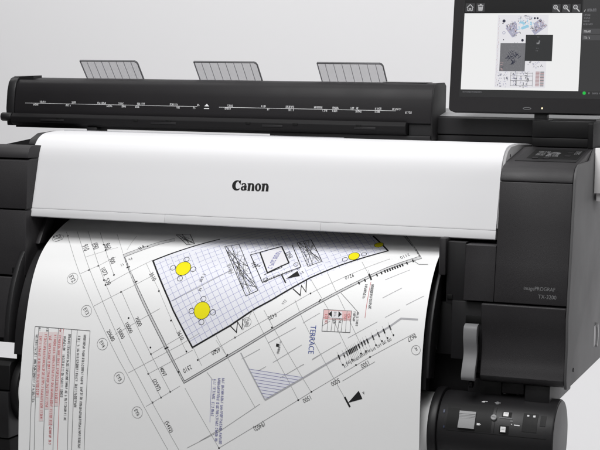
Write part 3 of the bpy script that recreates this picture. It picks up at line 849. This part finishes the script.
# pale pocket hung on the right side
pk=MB(); pk.box(.7412,.80,.292,.30,1.116,1.2095,bev=.0012); pk.box(.7445,.80,.3005,.36,1.099,1.1155,bev=.0012)
obj('side_pocket',pk,PALE,pr)
# hook and screw on the side plate
hk=MB(); ring=[]
for k in range(9): 
    a=R(-70+k*150/8); ring.append((.372+.022*math.cos(a)*.55,.806+.024*math.sin(a)))
for (a,b) in zip(ring,ring[1:]):
    dy,dz=b[0]-a[0],b[1]-a[1]; L=math.hypot(dy,dz); ny,nz=-dz/L*.0045,dy/L*.0045
    hk.ext([(a[0]+ny,a[1]+nz),(b[0]+ny,b[1]+nz),(b[0]-ny,b[1]-nz),(a[0]-ny,a[1]-nz)],.7400,.7450)
obj('side_hook',hk,GREY,pr)
obj('side_hook_inset',MB().ext([(.352,.783),(.352,.828),(.392,.83),(.392,.79)],.7402,.7411,bev=.0003),GREY,pr)
obj('screw',MB().cyl(.7402,.742,.12,.775,.0042,n=20,bev=.0006),BLACK,pr)
# stand
for x0,x1 in ((-.597,-.462),(.50,.60)):
    obj('stand_column',MB().box(x0,x1,.23,.34,.05,.741,bev=.004),DARK2,pr)
    obj('stand_foot',MB().box(x0+.01,x1-.01,-.10,.66,.004,.05,bev=.008),DARK2,pr)
obj('stand_crossbar',MB().box(-.46,.498,.27,.31,.22,.28,bev=.004),DARK2,pr)
mk=MB(); mk.box(.532,.602,.10,.40,.705,.7465,bev=.002); mk.box(.6545,.7045,.075,.30,.7005,.7465,bev=.002)
obj('roll_mount',mk,DARK2,pr)
obj('roll_mount',MB().box(.604,.650,.09,.32,.722,.7465,bev=.003),DARK,pr)

# ================================================================= roll unit
RY,RZ=.10,.639
hr=thing('roll_holder','black cylindrical roll holder with switches and grey dial under the right end of the printer','roll holder',(.60,RY,.56))
dr=obj('drum',MB().cyl(.4895,.722,RY,RZ,.078,bev=.003),DARK2,hr)
obj('end_disc',MB().cyl(.7222,.7236,RY,RZ,.0755,bev=.0008),SIDE,dr)
obj('flange',MB().cyl(.471,.489,RY,RZ,.0835,bev=.003),DARK2,hr)
obj('dial_recess',MB().cpatch(.506,.600,12,53,RY,RZ,.074,.0784),DARK3,dr)
obj('dial_window',MB().cpatch(.509,.533,14,44,RY,RZ,.074,.0787),BLACK,dr)
dl=MB()
for k in range(12):
    a=15+2*k; hgt=.0835-.0028*math.sin(math.pi*min(1,max(0,(k-1)/9.)))
    dl.cpatch(.534,.567,a,a+2,RY,RZ,.076,hgt,n=1)
dial=obj('dial',dl,MID,hr,smooth=20)
obj('dial_mark',MB().cpatch(.550,.566,18.5,20,RY,RZ,.0812,.0816,n=2),MARK,dial)
def dm(name,m,*ps):
    for x0,x1,a0,a1 in ps: obj(name,MB().cpatch(x0,x1,a0,a1,RY,RZ,.0778,.0790,n=3),m,dr)
dm('drum_marking',MARK,(.572,.578,59.5,61),(.5745,.583,61.5,62.5),(.571,.577,21,24),(.578,.579,22,23),(.645,.656,25.3,26.8),(.639,.641,26.5,27.5),(.668,.672,41,43.5),(.680,.6845,40.5,43.5))
dm('drum_marking',MARKG,(.598,.610,60,62),(.614,.640,34.5,36.5),(.636,.642,30.5,32.5))
def radial(mb,x,a,r,h0,h1,n=24,ch=.0008):
    ca,sa=math.cos(R(a)),math.sin(R(a)); vs=[]
    for q,hh in ((r,h0),(r,h1-ch),(r-ch,h1)):
        for k in range(n):
            t=2*math.pi*k/n; dx,dt=q*math.cos(t),q*math.sin(t)
            vs.append((x+dx,RY-(hh*ca-dt*sa),RZ+hh*sa+dt*ca))
    fs=[(k,(k+1)%n,n+(k+1)%n,n+k) for k in range(n)]+[(n+k,n+(k+1)%n,2*n+(k+1)%n,2*n+k) for k in range(n)]+[tuple(range(2*n,3*n))]
    mb.add(vs,fs); return mb
kn=obj('knob',radial(MB(),.6035,34,.0058,.076,.0835),MID,hr)
obj('knob_slot',MB().cpatch(.5995,.6075,33.6,34.5,RY,RZ,.083,.0838,n=1),DARK2,kn)
obj('screw',radial(MB(),.6035,61,.0042,.076,.0790),MARKG,hr)
for x0,x1,a0,a1 in ((.6215,.6315,37.5,43.5),(.6195,.6295,14.5,22)):
    w=obj('switch',MB().cpatch(x0,x1,a0,a1,RY,RZ,.0778,.0815,n=3),PALE,hr)
    obj('switch_grip',MB().cpatch(x0+.002,x1-.002,a0+(a1-a0)*.55,a1-.8,RY,RZ,.0815,.0826,n=2),MARK,w)
    obj('switch_well',MB().cpatch(x0-.003,x1+.006,a0-3,a1+2,RY,RZ,.0776,.0783,n=4),BLACK,w)
dm('switch_frame',DARK3,(.661,.690,18,46),(.695,.706,28,44))
sm=MB().cpatch(.510,.710,9.6,10.4,RY,RZ,.0776,.0783,n=1); sm.cpatch(.6055,.6065,12,52,RY,RZ,.0776,.0783,n=6)
obj('drum_seam',sm,BLACK,dr)
obj('latch',MB().cpatch(.500,.5035,35,40,RY,RZ,.0778,.0795,n=3),BLUEC,hr)
obj('latch',MB().cpatch(.504,.5065,13,16,RY,RZ,.0778,.0795,n=3),BLUEC,hr)
hl=thing('roll_holder','plain black box-shaped roll holder under the left end of the printer','roll holder',(-.61,RY,.43))
LH=[(.060,.711),(.034,.709),(.026,.700),(.0225,.645)]
dr2=obj('upper_shell',MB().ext(LH+[(.178,.645),(.178,.683),(.172,.687)],-.735,-.4885,bev=.003,seg=3,ang=45),DARK3,hl)
obj('front_panel',MB().ext([(.0185,.6425),(.0185,.5385),(.03,.5385),(.16,.5385),(.16,.6425)],-.735,-.4885,bev=.002),DARK2,hl)
obj('lower_panel',MB().ext([(.022,.5355),(.034,.43),(.16,.43),(.16,.5355)],-.735,-.4885,bev=.003),DARK3,hl)
obj('flange',MB().cyl(-.488,-.4705,RY,RZ,.0775,bev=.003),DARK3,hl)
rl=thing('paper_roll','pale paper roll held between two black flanges behind the printed sheet','paper roll',(0,RY,.57))
obj('wound_paper',MB().cyl(-.470,.4705,RY,RZ,.0705,bev=.001),ROLLP,rl)

# ================================================================= scanner
sn=thing('sheet_scanner','long black sheet scanner bar with paper guides, mounted above the white cover','scanner',(-.15,.40,1.215))
SF=[(.362,1.2475),(.3560,1.2500),(.3550,1.262),(.360,1.300),(.366,1.322),(.3745,1.3315),(.388,1.3365),(.425,1.3385),(.455,1.3385),(.462,1.333),(.462,1.2475)]
def scanY(z):
    pts=[(.3560,1.2500),(.3550,1.262),(.360,1.300),(.366,1.322)]
    for a,b in zip(pts,pts[1:]):
        if a[1]<=z<=b[1]: return a[0]+(b[0]-a[0])*(z-a[1])/(b[1]-a[1])
    return .355
sh=obj('housing',MB().ext(SF,-.6755,.3708,bev=.001,ang=60),SCAN,sn)
obj('end_cap',MB().ext([(.357,1.222),(.352,1.262),(.357,1.305),(.364,1.326),(.374,1.336),(.39,1.341),(.45,1.3425),(.463,1.336),(.463,1.222)],-.698,-.6762,bev=.002,ang=50),DARK2,sn)
obj('end_cap',MB().ext([(.357,1.2145),(.353,1.262),(.357,1.305),(.364,1.324),(.374,1.333),(.39,1.3385),(.45,1.340),(.464,1.333),(.464,1.2145)],.3712,.3745,bev=.0008,ang=50),SIDEC,sn)
lipb=MB().ext([(.350,1.223),(.339,1.230),(.338,1.2435),(.346,1.2525),(.365,1.2468),(.462,1.2468),(.462,1.223)],-.6765,.3185,bev=.002,seg=3,ang=45)
lip_o=obj('feed_lip',lipb,LIPM,sn)
obj('lip_knob',MB().cyl(-.709,-.679,.352,1.2425,.0105,n=40,bev=.003),DARK2,sn)
ub=MB().ext([(.352,1.2125),(.352,1.2222),(.461,1.2222),(.461,1.2125)],-.0065,.3708,bev=.001); ub.box(.3195,.3705,.362,.46,1.2225,1.247); 
ub.ext([(.36,1.218),(.36,1.2222),(.461,1.2222),(.461,1.218)],-.675,-.0075)
ub.box(-.473,-.4455,.345,.40,1.2125,1.2225,bev=.0015)
obj('underside',ub,DARK2,sn)
for x0,x1 in ((-.594,-.53),(-.30,-.235),(-.02,.03),(.20,.25)): obj('lip_recess',MB().box(x0,x1,.3372,.340,1.2345,1.2395,bev=.0005),DARK2,lip_o)
for x in (-.545,-.34,-.255,-.055,.06,.21): obj('lip_latch',MB().box(x-.006,x+.006,.3368,.341,1.239,1.2445,bev=.001),BLACK,lip_o)

rb=MB(); r3=random.Random(11)
def sp(x,z,o=.0006): return (x,scanY(z)-o,z)
def rquad(x0,x1,z0,z1,o=.0006): rb.add([sp(x0,z0,o),sp(x1,z0,o),sp(x1,z1,o),sp(x0,z1,o)],[(0,1,2,3)])
rquad(-.647,-.19,1.2762,1.2769,.0005); rquad(-.135,.29,1.2758,1.2766,.0005)
for x,two,n in [(a,b,int(c*1.45)) for a,b,c in ((-.625,1,4),(-.607,0,5),(-.535,1,4),(-.52,0,3),(-.450,0,6),(-.425,1,4),(-.395,0,4),(-.385,1,3),(-.345,0,5),(-.350,1,3),(-.26,0,5),(-.243,1,3),(-.20,1,2),(-.19,0,2),(-.115,0,4),(-.12,1,4),(-.03,0,3),(-.015,1,2),(.03,0,5),(.036,1,4),(.098,0,5),(.118,1,3),(.142,0,4),(.142,1,3),(.185,0,5),(.196,1,4),(.242,0,4),(.242,1,3),(.282,0,5),(.312,1,4))]:
    q,xx=greek2d(n,r3); h=.0047
    for a,b,c,d in q: rquad(x+a*h,x+c*h,(1.2710 if two else 1.2778)+b*h,(1.2710 if two else 1.2778)+d*h)
rb.add([sp(-.172,1.2775),sp(-.160,1.2775),sp(-.166,1.2835)],[(0,1,2)]); rb.add([sp(-.1725,1.2715),sp(-.1595,1.2715),sp(-.1595,1.2735),sp(-.1725,1.2735)],[(0,1,2,3)])
rb.fix=False
obj('size_marking',rb,MARK,sh,smooth=0)
# lid flap lifting a little at the left end
w=MB(); P=[(-.692,.380,1.3385),(-.692,.420,1.3415),(-.638,.380,1.3425),(-.638,.420,1.3440),(-.692,.380,1.330),(-.692,.420,1.330),(-.638,.380,1.330),(-.638,.420,1.330)]
w.add(P,[(0,1,3,2),(4,5,7,6),(0,2,6,4),(1,3,7,5),(0,1,5,4),(2,3,7,6)])
obj('lid_flap',w,DARK2,sn)
obj('lid_strip',MB().box(.245,.345,.40,.455,1.3386,1.3405,bev=.0006),GREY,sn)
# document guides leaning over the back of the scanner
for x0,x1 in ((-.531,-.377),(-.228,-.068),(.081,.238)):
    yb,zb,yt,zt=.468,1.325,.418,1.3815
    def tp(s,t,o): # s across, t up
        L=math.hypot(yt-yb,zt-zb); ny,nz=-(zt-zb)/L,(yt-yb)/L
        return (x0+(x1-x0)*s,yb+(yt-yb)*t+ny*o,zb+(zt-zb)*t+nz*o)
    def tbox(mb,s0,s1,t0,t1,o0,o1,m=0):
        P=[tp(s,t,o) for o in (o0,o1) for s,t in ((s0,t0),(s1,t0),(s1,t1),(s0,t1))]
        return mb.add(P,[(0,1,2,3),(4,5,6,7),(0,1,5,4),(1,2,6,5),(2,3,7,6),(3,0,4,7)],m)
    tr=MB(); pl=[(.006,0),(.994,0),(.994,.90),(.98,.96),(.95,.985),(.006,.985)]
    n=len(pl); tr.add([tp(s,t,o) for o in (0,.0025) for s,t in pl],[tuple(range(n)),tuple(range(n,2*n))]+[(i,(i+1)%n,n+(i+1)%n,n+i) for i in range(n)])
    g=obj('document_guide',tr,TRAY,sn,smooth=20)
    eb=MB(); tbox(eb,0,.955,.986,1.012,-.001,.0035); tbox(eb,0,.004,0,.985,-.001,.0035)
    ed=[(.9945,0),(1.004,0),(1.004,.90),(.988,.975),(.956,1.012),(.956,.988),(.9805,.962),(.9945,.90)]
    n=len(ed); eb.add([tp(s,t,o) for o in (-.001,.0035) for s,t in ed],[tuple(range(n)),tuple(range(n,2*n))]+[(i,(i+1)%n,n+(i+1)%n,n+i) for i in range(n)])
    obj('guide_rim',eb,TRAYE,g,smooth=20)
    ri=MB()
    for k in range(1,8): tbox(ri,k*.128-.003,k*.128+.002,0,.98,.0025,.0037)
    obj('guide_ribs',ri,TRAYM,g,smooth=20)

# ================================================================= touch screen monitor
mo=thing('monitor','flat black touch screen monitor showing a scanned drawing','monitor',(.615,.36,1.2625))
TL=math.hypot(.106,1); VY,VZ=.106/TL,1/TL
def mp(x,y,o=0): # millimetres on the bezel face, o = out of it
    return (.417+x*mm,.33+y*mm*VY-o*mm*VZ,1.28+y*mm*VZ+o*mm*VY)
def rrect(x0,x1,y0,y1,r,n=6):
    out=[]
    for cx,cy,a in ((x1-r,y0+r,-90),(x1-r,y1-r,0),(x0+r,y1-r,90),(x0+r,y0+r,180)):
        out+=[(cx+r*math.cos(R(a+90*k/n)),cy+r*math.sin(R(a+90*k/n))) for k in range(n+1)]
    return out
def slab(mb,pts,o0,o1,m=0,inset=0):
    n=len(pts); cx=sum(p[0] for p in pts)/n; cy=sum(p[1] for p in pts)/n
    rings=[(o0,0),(o1-inset,0),(o1,inset)] if inset else [(o0,0),(o1,0)]
    vs=[]
    for o,i in rings:
        for x,y in pts: vs.append(mp(x-(i if x>cx else -i),y-(i if y>cy else -i),o))
    fs=[tuple(range(n))[::-1],tuple(range((len(rings)-1)*n,len(rings)*n))]
    for k in range(len(rings)-1): fs+=[(k*n+i,k*n+(i+1)%n,(k+1)*n+(i+1)%n,(k+1)*n+i) for i in range(n)]
    return mb.add(vs,fs,m)
mh=obj('bezel',slab(MB(),rrect(0,520,-2,330,9),-30,0,inset=1.2),SCAN,mo)
obj('back_shell',slab(MB(),rrect(40,480,30,300,20),-48,-30.5),DARK2,mo)
obj('neck',MB().box(.602,.6285,.338,.366,1.2617,1.2776,bev=.002),DARK2,mo)
obj('foot',MB().box(.600,.632,.333,.395,1.2616,1.2640,bev=.0006),DARK2,mo)
E = lambda n,r,g,b,s=1: emit('screen_'+n,rgb(r,g,b),s)
SCR=[E('dark',44,44,45),E('bar',17,17,18),E('white',236,236,236),E('side',54,54,55),E('icon',58,58,60),E('glyph',190,190,192),
     E('doc',226,225,229),E('grey',112,112,116),E('ink',40,42,60),E('pop',48,49,50),E('tone',170,170,190),E('cyan',150,200,222),E('rose',178,150,152),E('green',30,190,70),E('dim',120,120,124),E('button',72,72,74)]
K={n:i for i,n in enumerate('dark bar white side icon glyph doc grey ink pop tone cyan rose green dim button'.split())}
sc_=MB(); so=[.10]
def q4(x0,x1,y0,y1,m,ang=0):
    so[0]+=.004
    cx,cy=(x0+x1)/2,(y0+y1)/2; ca,sa=math.cos(R(ang)),math.sin(R(ang))
    sc_.add([mp(cx+(x-cx)*ca-(y-cy)*sa,cy+(x-cx)*sa+(y-cy)*ca,so[0]) for x,y in ((x0,y0),(x1,y0),(x1,y1),(x0,y1))],[(0,1,2,3)],K[m])
def pg(pts,m):
    so[0]+=.004; sc_.add([mp(x,y,so[0]) for x,y in pts],[tuple(range(len(pts)))],K[m])
def seg(x0,y0,x1,y1,w,m):
    L=math.hypot(x1-x0,y1-y0); nx,ny=-(y1-y0)/L*w/2,(x1-x0)/L*w/2
    pg([(x0+nx,y0+ny),(x0-nx,y0-ny),(x1-nx,y1-ny),(x1+nx,y1+ny)],m)
def circ(cx,cy,r,w,m,n=18):
    so[0]+=.004
    if w: sc_.add([mp(cx+q*math.cos(2*math.pi*i/n),cy+q*math.sin(2*math.pi*i/n),so[0]) for q in (r-w/2,r+w/2) for i in range(n)],[(i,(i+1)%n,n+(i+1)%n,n+i) for i in range(n)],K[m])
    else: pg([(cx+r*math.cos(2*math.pi*i/n),cy+r*math.sin(2*math.pi*i/n)) for i in range(n)],m)
def gr(x,y,n,h,m,rr=random.Random(3)):
    so[0]+=.004; q,_=greek2d(n,rr)
    for a,b,c,d in q: sc_.add([mp(x+p*h,y+w*h,so[0]) for p,w in ((a,b),(c,b),(c,d),(a,d))],[(0,1,2,3)],K[m])
q4(22,500,30,310,'dark'); q4(23,277,209,240,'bar'); q4(24.5,277.5,46,210,'white')
q4(279,500,46,240,'side')
for x0,x1 in ((26,46),(50,68),(214,231),(235,252),(256,273.5)): q4(x0,x1,213.5 if x0<100 else 211.5,231.5 if x0<100 else 228.5,'icon')
# home, bin, magnifiers
for a in ((29,222,36,229),(36,229,43,222),(31,222,31,215.5),(31,215.5,34.5,215.5),(34.5,215.5,34.5,220),(34.5,220,37.5,220),(37.5,220,37.5,215.5),(37.5,215.5,41,215.5),(41,215.5,41,222)): seg(*a,1.5,'glyph')
for a in ((53,227,65,227),(57,229,61,229),(54.5,225,55.5,215.5),(63.5,225,62.5,215.5),(55.5,215.5,62.5,215.5),(59,224,59,217),(57,224,57.3,217),(61,224,60.7,217)): seg(*a,1.5,'glyph')
for x in (214,235,256):
    circ(x+6.5,222.5,4,1.5,'glyph'); seg(x+9.5,219.5,x+15.5,213,2.2,'glyph'); seg(x+4.3,222.5,x+8.7,222.5,1,'glyph')
seg(220.5,220.3,220.5,224.7,1,'glyph'); seg(241.5,220.3,241.5,224.7,1,'glyph')
# side column
seg(284,217,281.5,213,1,'glyph'); gr(288,213,5,6,'dim')
for y in (204,197.5,191,184.5): gr(281,y,6 if y>190 else 9,3.6,'dim'); gr(300,y,5,3.2,'icon')
for y,n in ((169,5),(156,6)): q4(279.5,340,y-3,y+8,'button'); gr(283,y,n,4.6,'glyph')
# status line
gr(29,39.5,26,2.6,'dim',random.Random(9)); circ(290,42,3.6,0,'green'); q4(285.5,294.5,37.5,46.5,'side'); circ(290,42,3.4,0,'green'); q4(299,301,40,44,'dim'); gr(307,40,9,3.4,'dim')
# the scanned drawing
rq=random.Random(21)
q4(98,207,51,206,'doc')
for i in range(46): gr(99.5+rq.random()*2,54+i*3.25,1,2.6,'rose' if i%3 else 'tone',rq)
def cluster(cx,cy,w,h,ang,n,ms,sz=(1.2,5.5)):
    for i in range(n):
        a=(rq.random()-.5)*w; b=(rq.random()-.5)*h; ca,sa=math.cos(R(ang)),math.sin(R(ang))
        x=cx+a*ca-b*sa; y=cy+a*sa+b*ca; s=rq.uniform(*sz); t=rq.uniform(.4,1.6)
        q4(x-s/2,x+s/2,y-t/2,y+t/2,rq.choice(ms),ang+rq.choice((0,90)))
q4(121,146,163,188,'tone',-52); q4(170,200,170,192,'tone',36); q4(140,176,172,200,'doc',8)
cluster(132,176,32,18,-52,80,['ink','dim','tone','doc','rose']); cluster(186,182,32,18,36,80,['ink','rose','dim','doc','tone'])
cluster(160,188,34,22,6,80,['cyan','tone','ink','doc','cyan']); q4(150,166,177,183,'cyan',20); q4(146,158,187,191,'cyan',-14)
cluster(157,201,30,6,0,16,['ink','tone']); 
for x,y,r in ((112,193,3.4),(178,199,2.2),(184,199,2.2),(154,152,2.8),(110,188,1.4),(113,153,1.1)): circ(x,y,r,0,'ink')
circ(113,168,3.4,0,'tone'); circ(113,168,2.2,0,'doc')
q4(107,162,86,146,'grey')
cluster(135,116,46,50,30,90,['dim','dim','grey','dim'],(1,6)); cluster(136,118,24,24,40,70,['ink','ink','dim'],(3,13))
for i in range(9): seg(107.5+rq.random()*54,86.5,107.5+rq.random()*54,145.5,.5,'dim')
cluster(112,97,6,18,0,10,['ink','rose']); cluster(182,102,38,16,-30,30,['tone','dim','doc'])
q4(161,219,108,163.5,'pop'); gr(186,158,3,2.2,'dim'); circ(190.5,150,1.8,0,'dim'); gr(185,144,3,3.6,'glyph'); gr(184,134,5,1.8,'dim'); gr(184,129,5,1.8,'dim')
for x0,n in ((103,3),(116,3),(134,5),(151,4),(162,3)): cluster(x0+6,69,9,34,0,22 if n<5 else 34,['tone','ink','tone','dim'])
for y in (56,66,76,82): seg(132,y,180,y,.8,'dim')
for x in (133,146,180,169): seg(x,54,x,84,.8,'dim')
q4(185,205,53,86,'doc')
for i in range(11): q4(186,194.5,54.5+i*2.9,56.6+i*2.9,'rose'); q4(196,204,54.5+i*2.9,56.6+i*2.9,'rose' if i%2 else 'dim')
sc_.fix=False
obj('screen',sc_,SCR,mo,smooth=0)
bt=MB(); 
ring=[(171+9*math.cos(2*math.pi*i/24),7.5+2.8*math.sin(2*math.pi*i/24)) for i in range(24)]; r2_=[(171+7.6*math.cos(2*math.pi*i/24),7.5+1.7*math.sin(2*math.pi*i/24)) for i in range(24)]
bt.add([mp(x,y,.5) for x,y in ring+r2_],[(i,(i+1)%24,24+(i+1)%24,24+i) for i in range(24)]); bt.fix=False
obj('power_button',bt,MARKG,mh)
lp=MB(); lp.add([mp(203+1.9*math.cos(2*math.pi*i/14),8.5+1.9*math.sin(2*math.pi*i/14),.5) for i in range(14)],[tuple(range(14))]); lp.fix=False
obj('status_lamp',lp,emit('status_lamp',(1,.86,.55),1.4),mh)

# ================================================================= studio sweep
bg=MB(); P=[(-.45,0.0),(1.55,0.0)]+[(1.55+.9*math.sin(R(a)),.9-.9*math.cos(R(a))) for a in range(6,90,6)]+[(2.45,.9),(2.45,4.2)]
n=len(P); xs=(-5.5,4.5)
bg.add([(x,y,z) for x in xs for y,z in P],[(i,n+i,n+i+1,i+1) for i in range(n-1)]); bg.fix=False
bo=obj('studio_backdrop',bg,mat('backdrop_paper',(.74,.735,.745),.85,.1,bump=.03,scale=120),None,smooth=60)
bo['kind']='structure'

# ================================================================= lamps
def area(name,loc,target,sx,sy,power,col=(1,1,1)):
    l=D.lights.new(name,'AREA'); l.shape='RECTANGLE'; l.size=sx; l.size_y=sy; l.energy=power; l.color=col
    o=D.objects.new(name,l); COL.objects.link(o); o.location=loc
    o.rotation_euler=(Vector(target)-Vector(loc)).to_track_quat('-Z','Y').to_euler(); return o
area('key_softbox',(.15,-1.6,3.7),(.05,.15,1.0),1.7,1.35,KEY)
area('side_softbox',(3.6,.9,1.9),(.7,.4,.9),1.2,1.6,SIDEP)
area('backdrop_lamp',(-1.5,.9,3.9),(-1.2,2.45,1.5),4.5,.6,BACKP)
area('front_fill',(.2,-3.0,3.55),(.1,0,1.0),3.2,2.0,FILL)
area('floor_lamp',(2.4,.9,3.4),(1.4,2.2,.2),1.6,.8,FLOORP)
area('low_fill',(.3,-3.9,1.5),(.1,0,.8),2.5,1.5,9)
w=D.worlds.new('World'); SC.world=w; w.use_nodes=True
w.node_tree.nodes['Background'].inputs['Color'].default_value=(1,.995,1.01,1); w.node_tree.nodes['Background'].inputs['Strength'].default_value=AMB

# ================================================================= camera
cam=D.cameras.new('camera'); co=D.objects.new('camera',cam); COL.objects.link(co)
cam.sensor_width=36; cam.lens=36*1510/600; cam.clip_end=100; cam.clip_start=.05
yaw,pit,rol=R(20.6),R(5.3),R(.86)
fw=Vector((-math.sin(yaw)*math.cos(pit),math.cos(yaw)*math.cos(pit),-math.sin(pit)))
r0=Vector((math.cos(yaw),math.sin(yaw),0)); u0=r0.cross(fw)
rr=r0*math.cos(rol)+u0*math.sin(rol); uu=u0*math.cos(rol)-r0*math.sin(rol)
from mathutils import Matrix
M=Matrix((rr,uu,-fw)).transposed().to_4x4(); M.translation=(1.27,-2.84,1.33)
co.matrix_world=M
SC.camera=co
SC.view_settings.view_transform='Standard'; SC.view_settings.look='None'; SC.view_settings.exposure=EXPO; SC.view_settings.gamma=1
SC.cycles.max_bounces=8
